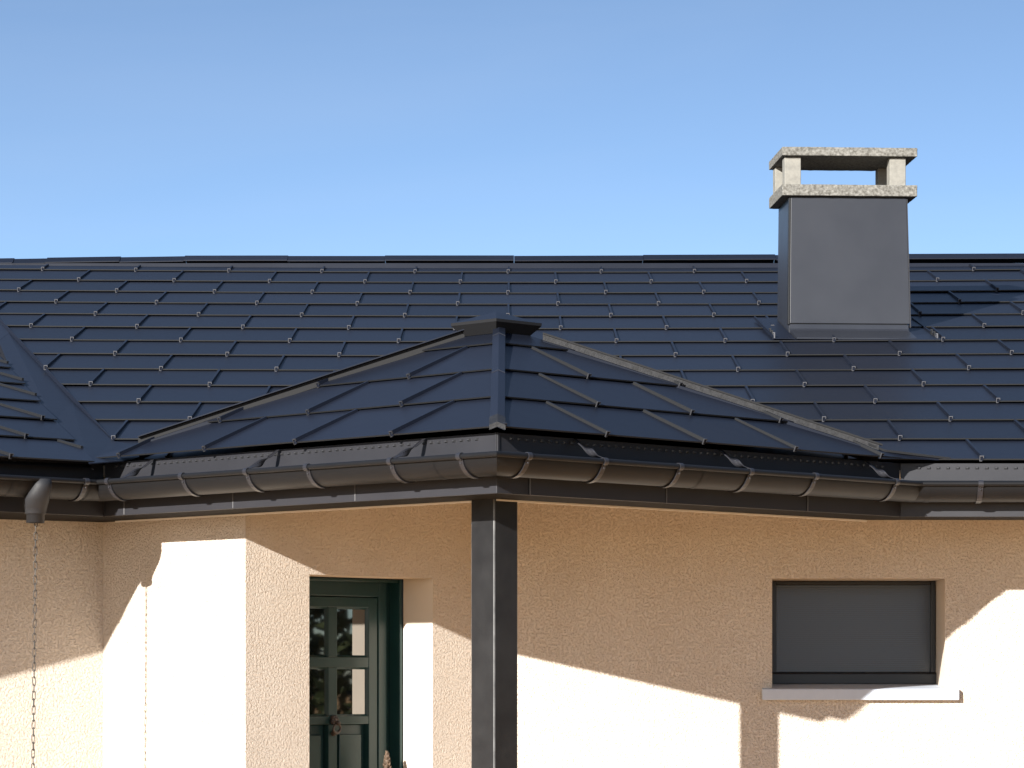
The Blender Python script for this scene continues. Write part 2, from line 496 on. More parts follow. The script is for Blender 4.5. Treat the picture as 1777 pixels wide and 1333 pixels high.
# --- fascias, soffits, vent strips -----------------------------------
F_OUT = -0.16
ZF0, ZF1, ZV1 = EYE + 0.716, EYE + 0.857, EYE + 0.943
joints = {0: [0.9, 2.1], 1: [2.227, 1.52, 0.785], 2: [0.169, 0.931, 1.791], 3: [0.86, 1.9, 2.9]}
FPATH = offset_path(RIM, F_OUT)
def cut_path(i, s0, s1):
    """points along fascia segment i at distances s0..s1 from the start of the segment"""
    a, b = Vector(FPATH[i]), Vector(FPATH[i + 1]); L = (b - a).length; d = (b - a) / L
    return a + d * s0, a + d * s1, L
for i in range(4):
    a, b = Vector(FPATH[i]), Vector(FPATH[i + 1]); L = (b - a).length
    if i == 0: cuts = sorted(L - s for s in joints[0])
    elif i == 1: cuts = sorted(L - s for s in joints[1])
    else: cuts = joints[i]
    ss = [0] + [c for c in cuts if 0.02 < c < L - 0.02] + [L]
    Mf = frame2(FPATH[i], EDIR[i])
    for k in range(len(ss) - 1):
        s0, s1 = ss[k] + (0.0015 if k else 0), ss[k + 1] - (0.0015 if k < len(ss) - 2 else 0)
        e0 = 0.010 if k == 0 else 0; e1 = 0.010 if k == len(ss) - 2 else 0
        sg0 = -1 if i in (1, 3) else 1; sg1 = -1 if i in (0, 2) else 1
        jit = random.uniform(-.0012, .0012)
        m_ = MB()
        m_.box(s0 + 0.0 * sg0, s1, jit, jit + 0.012, ZF0, ZF1)
        if k: m_.box(s0 - 0.0005, s0 + 0.0045, jit - 0.0035, jit - 0.0002, ZF0 + .002, ZF1, 1)      # standing joint fold
        fb = m_.build("fascia_board", [M_FASCIA, M_FOLD], house, Mf, 0.0015)
    for k in range(1):
        m_ = MB(); m_.box(0.0, L, 0.004, 0.014, ZF1 + .002, ZV1)
        vs_ = m_.build("vent_strip", M_FASCIA, house, Mf, 0.001)
        lv = MB(); n = int((L - 0.12) / 0.041)
        for q in range(n):
            x = 0.07 + q * 0.041
            zc_ = ZV1 - .020
            lv.add([(x, 0.0035, zc_ - .005), (x + .016, 0.0035, zc_ - .005), (x + .016, 0.0035, zc_ + .005), (x, 0.0035, zc_ + .005),
                    (x + .003, -0.004, zc_ - .002), (x + .013, -0.004, zc_ - .002), (x + .013, -0.004, zc_ + .003), (x + .003, -0.004, zc_ + .003)],
                   [(0, 1, 5, 4), (1, 2, 6, 5), (2, 3, 7, 6), (3, 0, 4, 7), (4, 5, 6, 7)])
        tag(lv.build("louvre", M_CLIP2, vs_, Mf), None, None, None, "stuff")
# soffits
SOFW = [0.33, 0.27, 0.27, 0.33]
for i in range(4):
    m_ = MB()
    w = 0.27
    sweep(m_, FPATH, i, [(-0.013, ZF0), (-0.013, ZF0 + .010), (-w, ZF0 + .010), (-w, ZF0)])
    if i in (0, 1, 3):
        sweep(m_, FPATH, i, [(-w - .001, ZF0 + .001), (-w - .001, ZF0 + .011), (-0.9 if i != 1 else -.345, ZF0 + .011), (-0.9 if i != 1 else -.345, ZF0 + .001)]) if i != 3 else None
    m_.build("soffit_board", M_SOFFIT, house)
for i in (1, 2):
    m_ = MB()
    sweep(m_, FPATH, i, [(-.272, ZF0 - .006), (-.272, ZF0 + .04), (-.290, ZF0 + .04), (-.290, ZF0 - .006)])
    m_.build("soffit_trim", M_WHITE, house)
mb = MB()                                           # ceiling boards high inside the porch and eaves
mb.add([(-1.7, 14.0, 2.515), (0, 12.45, 2.515), (1.7, 14.0, 2.515), (6.4, 14.0, 2.515), (6.4, 15.2, 2.515), (-1.7, 15.2, 2.515)], [(0, 1, 2, 3, 4, 5)])
mb.build("porch_ceiling", M_WHITE, house)

# --- gutters -----------------------------------------------------------
ZR = EYE + 0.857
def gutter_profile():
    c, ro, ri = -0.078, 0.078, 0.0755
    p = []
    for k in range(17):
        q = -math.pi * k / 16
        p.append((c + ro * math.cos(q), ZR - .006 + ro * 1.0 * math.sin(q)))
    p.append((c - ro, ZR + .012)); p.append((c - ri, ZR + .012))
    for k in range(16, -1, -1):
        q = -math.pi * k / 16
        p.append((c + ri * math.cos(q), ZR - .006 + ri * math.sin(q)))
    return p
GP = gutter_profile()
BEAD = [(0.006 + 0.0105 * math.cos(q), ZR - .0105 + 0.0105 * math.sin(q)) for q in [2 * math.pi * k / 14 for k in range(14)]]
brackets = {0: [0.063, 0.60, 1.15], 1: [2.28, 1.80, 1.399, 1.038, 0.562, 0.187], 2: [0.159, 0.567, 0.991, 1.406, 1.807, 2.329], 3: [0.25, 0.80, 1.35, 1.9]}
straps = {0: [0.51], 1: [2.184, 1.392, 0.546], 2: [0.567, 1.406, 2.325], 3: [0.515, 1.3]}
BR = []
def bracket_mesh():
    m_ = MB(); w = 0.011
    arc = [(-.078 + .0805 * math.cos(q), -.006 + .0805 * math.sin(q)) for q in [-math.pi * k / 14 for k in range(15)]]
    arc2 = [(-.078 + .0835 * math.cos(q), -.006 + .0835 * math.sin(q)) for q in [-math.pi * k / 14 for k in range(14, -1, -1)]]
    pr = arc + arc2; n = len(arc)
    # local axes: x outward, y along, z up
    vs = [(x, -w, z) for x, z in pr] + [(x, w, z) for x, z in pr]; N = len(pr)
    m_.add(vs, [(k, (k + 1) % N, N + (k + 1) % N, N + k) for k in range(N)])
    m_.add(vs, [(k, k + 1, N - 2 - k, N - 1 - k) for k in range(n - 1)])
    m_.add(vs, [(N + N - 1 - k, N + N - 2 - k, N + k + 1, N + k) for k in range(n - 1)])
    hook = [(0.006 + .0145 * math.cos(q), -.0105 + .0145 * math.sin(q)) for q in [R(-80) + R(270) * k / 12 for k in range(13)]]
    hk2 = [(0.006 + .0118 * math.cos(q), -.0105 + .0118 * math.sin(q)) for q in [R(-80) + R(270) * k / 12 for k in range(12, -1, -1)]]
    pr = hook + hk2; N = len(pr); n = len(hook)
    vs = [(x, -w, z) for x, z in pr] + [(x, w, z) for x, z in pr]
    m_.add(vs, [(k, (k + 1) % N, N + (k + 1) % N, N + k) for k in range(N)])
    m_.add(vs, [(k, k + 1, N - 2 - k, N - 1 - k) for k in range(n - 1)])
    m_.add(vs, [(N + N - 1 - k, N + N - 2 - k, N + k + 1, N + k) for k in range(n - 1)])
    for zz in (-.026, -.036):
        m_.lathe([(0.0, 0.003), (0.003, 0.002), (0.0035, 0.0)], 8, 0, Matrix.Translation((.0032, 0, zz)) @ Matrix.Rotation(R(90), 4, 'Y'))
    return m_.mesh("bracket", M_STRAP)
BM = bracket_mesh()
def strap_mesh():
    m_ = MB(); P0 = Vector((-.150, 0, .082)); P1 = Vector((.004, 0, .002)); n = 16; vs = []
    d = (P1 - P0).normalized(); side = Vector((0, 1, 0)); up = d.cross(side)
    for k in range(n + 1):
        t = k / n; tw = R(170) * max(0, min(1, (t - .30) / .55)); wd = 0.010 + 0.004 * math.exp(-((t - .58) / .18) ** 2)
        c = P0.lerp(P1, t); c.z -= .010 * math.sin(math.pi * t)
        a = side * math.cos(tw) + up * math.sin(tw); nn = d.cross(a) * .0012
        vs += [c + a * wd + nn, c - a * wd + nn, c - a * wd - nn, c + a * wd - nn]
    fs = []
    for k in range(n):
        for j in range(4): fs.append((4 * k + j, 4 * k + (j + 1) % 4, 4 * k + 4 + (j + 1) % 4, 4 * k + 4 + j))
    m_.add(vs, fs, 0, None, True)
    m_.add(vs, [(3, 2, 1, 0), (4 * n, 4 * n + 1, 4 * n + 2, 4 * n + 3)])
    return m_.mesh("strap", M_STRAP)
SM = strap_mesh()
gutters = []
for i in range(4):
    m_ = MB()
    sweep(m_, RIM, i, GP, True, 0, True, False)
    sweep(m_, RIM, i, BEAD, True, 0, True, True)
    if i in (0, 3):
        q = 0 if i == 0 else 1                      # end cap
        pts = [(*offset_path(RIM, o)[i + q], z) for o, z in GP[:19]]
        m_.add(pts, [tuple(range(19))])
    gt = m_.build("gutter", M_GUTTER, house); gutters.append(gt)
    a, b = Vector(RIM[i]), Vector(RIM[i + 1]); L = (b - a).length; d = (b - a) / L
    def place(me, nm, s, flip=False):
        if i in (0, 1): s = L - s
        p = a + d * s
        Mx = Matrix(((d.y, d.x, 0, p.x), (-d.x, d.y, 0, p.y), (0, 0, 1, ZR), (0, 0, 0, 1)))
        o = bpy.data.objects.new(nm, me); link(o, gt, Mx)
    for s in brackets[i]: place(BM, "bracket", s)
    for s in straps[i]: place(SM, "strap", s)
    for s in ({0: [0.02, 0.42], 1: [0.35], 2: [1.15], 3: [0.03, 1.0]}[i]):          # sleeve joints
        ss = L - s if i < 2 else s
        p0, p1 = a + d * (ss - .012), a + d * (ss + .012)
        m2 = MB(); sub = [tuple(p0), tuple(p1)]
        sweep(m2, sub, 0, [(-.078 + .0795 * math.cos(-math.pi * k / 16), ZR - .006 + .0795 * math.sin(-math.pi * k / 16)) for k in range(17)], False, 0, True, False)
        m2.build("gutter_sleeve", M_GUTTER, gt)

# outlet: slanted funnel and collar under the wing gutter
nA = 0.258
aA = Vector(RIM[1]) - Vector(E_WING) * nA
oc = aA + Vector((-R2, R2)) * 0.078
m_ = MB()
# (centre offset across, towards the viewer, height, radius)
rings = [(.034, .060, 2.449, .030), (.033, .062, 2.447, .0405), (.031, .062, 2.418, .0440), (.020, .056, 2.390, .0490), (.007, .040, 2.362, .0535), (.002, .020, 2.335, .0485), (-.001, .006, 2.311, .0435),
         (-.001, .005, 2.307, .0435), (-.001, .004, 2.3065, .0375), (-.001, .004, 2.271, .0375), (-.001, .004, 2.271, .034), (-.001, .004, 2.300, .034)]
vs = []
N = 28
for ox, oy, z, r in rings:
    for k in range(N):
        q = 2 * math.pi * k / N
        vs.append((oc.x + ox + r * math.cos(q), oc.y - oy + r * math.sin(q), z))
m_.add(vs, [(j * N + k, j * N + (k + 1) % N, (j + 1) * N + (k + 1) % N, (j + 1) * N + k) for j in range(len(rings) - 1) for k in range(N)], 0, None, True)
m_.build("outlet", M_OUTLET, gutters[0], None)

# --- roof tiles -----------------------------------------------------------
def clip_poly(poly, a, b, c):                 # keep a*s + b*t + c >= 0
    out = []
    for i in range(len(poly)):
        p, q = poly[i], poly[(i + 1) % len(poly)]
        fp, fq = a * p[0] + b * p[1] + c, a * q[0] + b * q[1] + c
        if fp >= 0: out.append(p)
        if (fp >= 0) != (fq >= 0):
            u = fp / (fp - fq); out.append((p[0] + (q[0] - p[0]) * u, p[1] + (q[1] - p[1]) * u))
    return out

TH = 0.0058
def tile_mesh(w, L, poly, rib, rib_h=0.011, clip=True, rib_mi=0):
    """one tile, x along the eave from 0, y up the slope from 0; poly is its outline"""
    top = lambda t: 0.0045 + 0.0122 * (1 - t / L)
    m_ = MB(); n = len(poly)
    vt = [(s, t, top(t)) for s, t in poly]; vb = [(s, t, top(t) - TH) for s, t in poly]
    m_.add(vt, [tuple(range(n))], 0)
    m_.add(vb, [tuple(range(n - 1, -1, -1))], 0)
    for i in range(n):
        j = (i + 1) % n
        lip = abs(poly[i][1]) < 1e-6 and abs(poly[j][1]) < 1e-6
        m_.add([vt[i], vt[j], vb[j], vb[i]], [(3, 2, 1, 0)], 1 if lip else 0)
    if rib:
        t0, t1 = rib
        h0, h1 = top(t0), top(t1)
        x0, x1 = 0.0, 0.011
        vs = [(x0, t0, h0 - .004), (x1, t0, h0 - .004), (x1, t0, h0 + rib_h), (x0, t0, h0 + rib_h),
              (x0, t1, h1 - .004), (x1, t1, h1 - .004), (x1, t1, h1 + rib_h * .75), (x0, t1, h1 + rib_h * .75)]
        m_.add(vs, [(0, 1, 2, 3), (3, 2, 6, 7), (0, 3, 7, 4), (1, 5, 6, 2)], rib_mi)
        if clip and t0 < 1e-6:                # folded end clip, a little C of bare metal
            y0, y1 = -0.006, -0.0005
            z0, z1 = h0 - .010, h0 + .0135
            m_.box(-.0065, -.0040, y0, y1, z0, z1, 2)
            m_.box(-.0040, .0115, y0, y1, z1 - .0028, z1, 2)
            m_.box(.0092, .0115, y0, y1, z1 - .010, z1 - .0030, 2)
            m_.box(-.0039, .0035, y0, y1, z0, z0 + .0022, 2)
            m_.box(-.0039, .0091, y1 - .0015, y1, z0 + .0023, z1 - .0029, 0)
    return m_

def lay_tiles(parent, O, e1, gslope, C, w, rows, phase, srange, clips, rib_h, sag=None, t_over=0.03, skip=None, clipm=None, rib_mi=0):
    """clips: list of (a, b, c) half planes on (s, d) in plan, s along the eave and d inward"""
    F = frame3(O, e1, gslope); kk = math.sqrt(1 + gslope * gslope); Ls = C * kk
    shared = None; cnt = 0
    for r in rows:
        ph = phase(r); n0 = math.floor((srange[0] - ph) / w); n1 = math.ceil((srange[1] - ph) / w)
        for j in range(n0, n1):
            s0 = ph + j * w
            gap = 0.001
            rect = [(gap, 0.0), (w - gap, 0.0), (w - gap, Ls + t_over), (gap, Ls + t_over)]
            poly = rect
            for a, b, c in clips:
                # s = s0 + x, d = r*C + y/kk
                poly = clip_poly(poly, a, b / kk, c + a * s0 + b * r * C)
                if len(poly) < 3: break
            if len(poly) < 3: continue
            A = abs(sum(poly[i][0] * poly[(i + 1) % len(poly)][1] - poly[(i + 1) % len(poly)][0] * poly[i][1] for i in range(len(poly)))) / 2
            if A < 0.0012: continue
            if min(p[1] for p in poly) > Ls: continue
            if skip and skip(s0 + w / 2, r * C + C / 2): continue
            whole = len(poly) == 4 and abs(A - (w - 2 * gap) * (Ls + t_over)) < 1e-6
            if whole and shared: me = shared
            else:
                lo, hi = 0.0, Ls * .985          # stretch of the left edge that survives the cut
                x = 0.005
                for a, b, c in clips:
                    f0 = c + a * (s0 + x) + b * r * C; f1 = b / kk
                    if abs(f1) < 1e-9:
                        if f0 < 0: hi = -1
                    else:
                        tt = -f0 / f1
                        if f1 > 0: lo = max(lo, tt)
                        else: hi = min(hi, tt)
                me = tile_mesh(w, Ls, poly, (lo, hi) if hi - lo > 0.03 else None, rib_h, True, rib_mi).mesh("roof_tile", [M_TILE, M_LIP, clipm or M_CLIP])
                if whole: shared = me
            Lm = Matrix.Translation((s0, r * Ls, random.uniform(0, .0012)))
            tilt = Matrix.Rotation(R(random.uniform(-.10, .10)), 4, 'X') @ Matrix.Rotation(R(random.uniform(-.06, .06)), 4, 'Y') @ Matrix.Rotation(R(random.uniform(-.05, .05)), 4, 'Z')
            Mw = F @ Lm @ tilt
            if sag:
                p0 = F @ Vector((s0, r * Ls, 0)); p1 = F @ Vector((s0 + w, r * Ls, 0))
                z0, z1 = sag(p0), sag(p1)
                sh = Matrix.Identity(4); sh[2][0] = (z1 - z0) / w; sh[2][3] = z0 - sh[2][0] * p0.x
                Mw = sh @ Mw
            o = bpy.data.objects.new("roof_tile", me); link(o, parent, Mw); cnt += 1
    return cnt

# main roof
YM, CM, WM, GM = 13.92, 0.4900, 0.575, 0.251
def main_z(y): return ZE + GM * (y - YM)
RIDGE_Y = YM + 13.75 * CM
RIDGE_Z = main_z(RIDGE_Y)
def sag(p):
    k = max(0.0, min(1.0, (p.y - YM) / 2.0))
    return 0.0125 * k * ((min(abs(p.x), 4.5) / 2.6) ** 2 - 0.25)
# valley band between main roof and wing roof (plan lines)
VR0, VR1 = Vector((-1.745, 14.37)), Vector((-3.30, 19.75))
VL0, VL1 = Vector((-1.745, 13.71)), Vector((-3.37, 19.55))
mb = MB()
dz = -0.018
def sq(x, y): return (x, y, main_z(y) + dz + sag(Vector((x, y, 0))))
nx = 14
xs = [-6.5 + 13.0 * i / nx for i in range(nx + 1)]
ys = [YM + 0.03, YM + 1.0, YM + 2.0, RIDGE_Y]
vs = [sq(x, y) for y in ys for x in xs]
fs = [(j * (nx + 1) + i, j * (nx + 1) + i + 1, (j + 1) * (nx + 1) + i + 1, (j + 1) * (nx + 1) + i) for j in range(3) for i in range(nx)]
mb.add(vs, fs)
zb = RIDGE_Z - GM * 7
mb.add([(-6.5, RIDGE_Y, RIDGE_Z - .004), (6.5, RIDGE_Y, RIDGE_Z - .004), (6.5, RIDGE_Y + 7, zb), (-6.5, RIDGE_Y + 7, zb)], [(0, 1, 2, 3)])
main_roof = mb.build("main_roof", M_DECK, house)
# keep the tiles to the right of the valley band and out of the chimney
def half(p, q, keep_right):
    """half plane in world plan on the right of p->q (or left)"""
    d = q - p; n = Vector((d.y, -d.x)) if keep_right else Vector((-d.y, d.x)); n = n.normalized()
    return n.x, n.y, -(n.x * p.x + n.y * p.y)
a, b, c = half(VR0, VR1, True)
clips = [(a, b, c + b * YM)]                                  # s = x, d = y - YM
clips.append((0, -1, 13.42 * CM))
CHX0, CHX1 = 1.35, 2.26
lay_tiles(main_roof, (0, YM, ZE), E_MAIN, GM, CM, WM, range(0, 14), lambda r: 0.262 if r % 2 == 0 else -0.0255,
          (-3.4, 4.0), clips, 0.0145, sag,
          skip=lambda s, d: (abs(s) < 1.15 - d * 0.75) and d < 1.2)
# ridge strips and caps
m_ = MB()
for d0, d1, z in ((13.46, 13.50, .016), (13.53, 13.545, .030)):
    m_.box(-6.5, 6.5, YM + d0 * CM, YM + d1 * CM, main_z(YM + d0 * CM) - .03, main_z(YM + d0 * CM) + z + .004)
m_.build("ridge_batten", M_TILE, main_roof)
cx = [-3.95, -3.55, -3.128, -2.922, -2.458, -2.056, -1.407, -0.799, 0.013, 0.824, 1.654, 2.46, 3.27, 4.08, 5.0, 6.0]
def rz(x):
    z = RIDGE_Z + .030
    if x < -2.0: z -= 0.016 * (-2.0 - x) / 1.0
    if x > 0: z += 0.014 * min(x, 3.5) / 3.5
    return z
for k in range(len(cx) - 1):
    x0, x1 = cx[k] + .0008, cx[k + 1] - .0008
    up = 0.004 * (k % 2) + random.uniform(0, .0015)
    m_ = MB()
    za, zb2 = rz(x0 + .001) + up, rz(x1) + up
    y0 = RIDGE_Y - .110; y1 = RIDGE_Y + .110
    prof = [(y0, -.012), (y0, -.006), (y0 + .03, -.002), (RIDGE_Y - .012, .034), (RIDGE_Y + .012, .034), (y1, -.006), (y1, -.012), (RIDGE_Y, .024), (y0 + .004, -.012)]
    vs = [(x0, y, za + z) for y, z in prof] + [(x1, y, zb2 + z) for y, z in prof]; n = len(prof)
    m_.add(vs, [(i, (i + 1) % n, n + (i + 1) % n, n + i) for i in range(n)]); m_.add(vs, [tuple(range(n)), tuple(range(2 * n - 1, n - 1, -1))])
    m_.build("ridge_cap", M_TILE, main_roof)

# wing roof on the left
T_W = R(42); EW = (math.cos(T_W), math.sin(T_W)); OW = (-1.752, 13.706); GW = 0.257
e2w = (-EW[1], EW[0])
ZEW = ZE - 0.024
def wz(x, y): return ZEW + GW * (e2w[0] * (x - OW[0]) + e2w[1] * (y - OW[1]))
mb = MB()
def wpt(s, d, dz=-.020):
    x = OW[0] + EW[0] * s + e2w[0] * d; y = OW[1] + EW[1] * s + e2w[1] * d
    return (x, y, wz(x, y) + dz)
VC0 = (VR0 + VL0) / 2; VC1 = (VR1 + VL1) / 2
mb.add([wpt(-3.3, .03), wpt(0.01, .03), (VL0.x, VL0.y, wz(*VL0) - .020), (VC1.x, VC1.y, wz(*VC1) - .020), wpt(-3.3, 5.4)], [(0, 1, 2, 3, 4)])
wing_roof = mb.build("wing_roof", M_DECK, house)
a, b, c = half(VL0, VL1, False)
a2, b2 = a * EW[0] + b * EW[1], a * e2w[0] + b * e2w[1]; c2 = c + a * OW[0] + b * OW[1]
wph = {0: -0.407, 1: 0.009, 2: 0.439, 3: 0.854 - .575, 4: 0.5, 5: 0.2}
lay_tiles(wing_roof, (OW[0], OW[1], ZEW), EW, GW, 0.515, 0.575, range(0, 9), lambda r: wph.get(r, 0.0 + .29 * (r % 2)), (-3.2, 3.0), [(a2, b2, c2)], 0.0125, None, 0.03, None, M_CLIP2, 1)
# valley flashing: broad strip, three lapped lengths
def vpt(p, lift): return (p.x, p.y, max(main_z(p.y), wz(p.x, p.y)) * .5 + min(main_z(p.y), wz(p.x, p.y)) * .5 + lift)
vl = lambda p, k: (p.x, p.y, wz(p.x, p.y) - .005 + .0012 * k)
vr = lambda p, k: (p.x, p.y, main_z(p.y) - .004 + .0012 * k + sag(Vector((p.x, p.y, 0))))
lv = [0.0, 0.205, 0.62, 1.0]
for k in range(3):
    m_ = MB()
    u0, u1 = lv[k], min(1, lv[k + 1] + .01)
    l = 0.012 + .004 * k
    A0, A1 = VL0.lerp(VL1, u0), VL0.lerp(VL1, u1); B0, B1 = VR0.lerp(VR1, u0), VR0.lerp(VR1, u1)
    if k == 0:
        A0, B0 = Vector((-1.758, 13.66)), Vector((-1.50, 13.98))
        Q = [A0, Vector((-1.60, 13.80)), Vector((-1.52, 14.10)), Vector((-1.745, 14.36)), B1, A1]
        zz = [ZEW + .004, ZE + .004, main_z(14.10) + .02, vr(B1, k)[2] - .03, vr(B1, k)[2], vl(A1, k)[2]]
        zz[3] = main_z(14.36) + .016
        vs = [(q.x, q.y, z) for q, z in zip(Q, zz)]
        m_.add(vs, [(0, 1, 2, 3), (0, 3, 4, 5)])
    else:
        vs = [vl(A0, k), vr(B0, k), vr(B1, k), vl(A1, k)]
        m_.add(vs, [(0, 1, 2, 3)])
    lo = [(x, y, z - .004) for x, y, z in vs]; n = len(vs)
    m_.add(vs + lo, [(n + i, n + (i + 1) % n, (i + 1) % n, i) for i in range(n)])
    m_.build("valley_flashing", M_TILE, main_roof)
# raised fold of the cut tiles along the valley
m_ = MB()
P, Q = VR0, VR1
dd = (Q - P).normalized(); nn = Vector((dd.y, -dd.x))
vs = []
for p in (P, Q):
    for off, z in ((-.001, -.004), (.002, -.004), (.002, .019), (-.001, .019)):
        q = p + nn * off; vs.append((q.x, q.y, main_z(q.y) + z + sag(Vector((q.x, q.y, 0)))))
m_.add(vs, [(0, 1, 5, 4), (1, 2, 6, 5), (2, 3, 7, 6), (3, 0, 4, 7), (0, 3, 2, 1)])
m_.build("valley_fold", M_TILE, main_roof)

# porch pyramid roof
PX, PY, CP, WP, GPp = -0.054, 12.142, 0.3254, 0.557, 0.4647
LAT = 1.208                                   # plan distance eave -> apex
AP = Vector((PX, PY + LAT * math.sqrt(2)))
ZA = ZE + GPp * LAT
mb = MB()
lc = Vector((PX - LAT * math.sqrt(2), AP.y)); rc = Vector((PX + LAT * math.sqrt(2), AP.y)); bc = Vector((PX, AP.y + 1.7))
e = -.012; ins = 0.075                       # the deck stops short of the overhanging tiles
q_ = ins * math.sqrt(2); ze_ = ZE + GPp * ins + e
mb.add([(PX, PY + q_, ze_), (rc.x - q_, rc.y, ze_), (AP.x, AP.y, ZA + e), (lc.x + q_, lc.y, ze_), (bc.x, bc.y, ZE + e + .4)], [(0, 1, 2), (3, 0, 2), (1, 4, 2), (4, 3, 2)])
porch_roof = mb.build("porch_roof", M_DECK, house)
phL = [.5663, .8582, 1.1622, 1.4628]; phR = [.5793, .8698, 1.1591, 1.4513]
# right face: s runs back-right from the corner
lay_tiles(porch_roof, (PX, PY, ZE), E_PR, GPp, CP, WP, range(0, 4), lambda r: phR[r], (0, 2 * LAT), [(1, -1, 0), (-1, -1, 2 * LAT)], 0.0125, None, 0.03, None, M_CLIP2, 1)
# left face: s runs from the far left corner towards the front corner (s = -distance)
lay_tiles(porch_roof, (PX, PY, ZE), E_PL, GPp, CP, WP, range(0, 4), lambda r: -phL[r], (-2 * LAT, 0), [(-1, -1, 0), (1, -1, 2 * LAT)], 0.0155, None, 0.03, None, M_CLIP2)
# front hip cap in three lapped lengths, with lead end piece
hs = GPp * R2
def hip_piece(y0, y1, lift, hw, name, mt):
    m_ = MB(); vs = []
    for y in (y0, y1):
        zc = ZE + hs * (y - PY) + lift
        drop = hw * hs * 0.62
        for x, z in ((-hw, -drop - .018), (-hw, -drop), (0, 0.006), (hw, -drop), (hw, -drop - .018), (0, -.012)):
            vs.append((PX + x, y, zc + z))
    n = 6
    m_.add(vs, [(i, (i + 1) % n, n + (i + 1) % n, n + i) for i in range(n)]); m_.add(vs, [tuple(range(n)), tuple(range(2 * n - 1, n - 1, -1))])
    m_.build(name, mt, porch_roof, None, 0.0015)
hip_piece(PY - .012, 12.96, .026, .0275, "hip_cap", M_TILE)
hip_piece(12.955, 13.60, .030, .0265, "hip_cap", M_TILE)
hip_piece(13.595, 13.80, .034, .0265, "hip_cap", M_TILE)
hip_piece(PY - .016, PY + .105, .0290, .0300, "hip_end", M_LEAD)
# lateral hip trims
def trim(x0, x1, prof, name, mt):
    m_ = MB(); vs = []
    for x in (x0, x1):
        zc = ZE + (ZA - ZE) * (1 - abs(x - PX) / (LAT * math.sqrt(2)))
        vs += [(x, AP.y + y, zc + z) for y, z in prof]
    n = len(prof)
    m_.add(vs, [(i, (i + 1) % n, n + (i + 1) % n, n + i) for i in range(n)]); m_.add(vs, [tuple(range(n)), tuple(range(2 * n - 1, n - 1, -1))])
    m_.build(name, mt, porch_roof)
trim(-1.575, -0.20, [(-.012, .004), (-.012, .038), (.03, .042), (.03, -.05)], "shade_strip", M_BLACK)  # shaded face of the left verge, its darkness put in as black colour
trim(-1.575, -0.20, [(-.035, .0386), (-.035, .043), (.035, .047), (.035, .0425)], "verge_trim", M_TILE)
trim(-1.52, -1.18, [(-.030, -.010), (-.030, .010), (-.0125, .014), (-.0125, -.02)], "verge_trim", M_TILE)
trim(0.13, 1.545, [(-.016, .010), (-.016, .034), (.03, .038), (.03, -.05)], "verge_flashing", M_LEAD)
trim(0.13, 1.56, [(-.022, .0346), (-.022, .042), (.035, .046), (.035, .0385)], "verge_trim", M_BLACK)
trim(0.13, 1.50, [(-.045, -.012), (-.045, .004), (-.0165, .010), (-.0165, -.02)], "verge_trim", M_TILE)
# tail of the flashing running down to the main eave
m_ = MB(); vs = []
for x, y, z in ((1.50, AP.y - .022, ZE + .078), (1.57, AP.y - .01, ZE + .050), (1.86, 13.925, ZE + .022)):
    vs += [(x, y, z), (x, y + .02, z + .003), (x, y + .02, z - .012), (x, y, z - .009)]
m_.add(vs, [(4 * k + i, 4 * k + (i + 1) % 4, 4 * k + 4 + (i + 1) % 4, 4 * k + 4 + i) for k in range(2) for i in range(4)] + [(0, 3, 2, 1), (8, 9, 10, 11)])
m_.build("verge_trim", M_LIP, porch_roof)
m_ = MB()                                    # soaker tray closing the corner between porch roof and main eave
m_.add([(1.45, 13.70, ZE + .012), (1.80, 13.915, ZE + .010), (1.86, 13.93, ZE + .014), (1.57, AP.y, ZE + .042), (1.40, AP.y, ZE + .07)], [(0, 1, 2, 3, 4)])
m_.build("corner_tray", M_TILE, porch_roof)
# apex cap: low pyramid lid with a skirt tapering in
m_ = MB(); hd = 0.192; zc = EYE + 1.528
D = lambda r, z: [(AP.x - .012, AP.y - r, z), (AP.x - .012 + r, AP.y, z), (AP.x - .012, AP.y + r, z), (AP.x - .012 - r, AP.y, z)]
vs = [(AP.x - .012, AP.y, zc + .050)] + D(hd, zc) + D(hd, zc - .012) + D(hd - .052, zc - .056)
m_.add(vs, [(0, 1, 2), (0, 2, 3), (0, 3, 4), (0, 4, 1)], 0)
m_.add(vs, [(1, 5, 6, 2), (2, 6, 7, 3), (3, 7, 8, 4), (4, 8, 5, 1), (5, 9, 10, 6), (6, 10, 11, 7), (7, 11, 12, 8), (8, 12, 9, 5)], 1)
m_.build("apex_cap", [M_TILE, M_BLACK], porch_roof, None, 0.0015)

# --- chimney ------------------------------------------------------------
CW, CDp = 0.640, 0.44
MC = Matrix.Translation((1.806, 17.64, 0)) @ Matrix.Rotation(R(3.5), 4, 'Z')      # x across the front, y back
hw = CW / 2
zt = EYE + 2.625
m_ = MB()
vs = [(-hw - .004, 0, 3.30), (hw + .004, 0, 3.30), (hw + .004, CDp, 3.30), (-hw - .004, CDp, 3.30), (-hw + .006, .008, zt), (hw - .014, .008, zt), (hw - .014, CDp, zt), (-hw + .006, CDp, zt)]
m_.add(vs, [(0, 1, 5, 4), (1, 2, 6, 5), (2, 3, 7, 6), (3, 0, 4, 7)])
chim = m_.build("chimney", M_CLAD, house, MC)
m_ = MB()                                                     # front sheet, slightly proud, folded returns
zb0 = EYE + 1.944
vs = [(-hw + .004, -.010, zb0), (hw + .012, -.010, zb0), (hw - .006, -.002, zt - .004), (-hw + .010, -.002, zt - .004)]
back = [(x, .006 if i < 2 else .012, z) for i, (x, y, z) in enumerate(vs)]
m_.add(vs + back, [(0, 1, 2, 3), (1, 5, 6, 2), (3, 2, 6, 7), (0, 3, 7, 4), (0, 4, 5, 1)])
m_.build("front_sheet", M_CLAD, chim, MC, 0.0015)
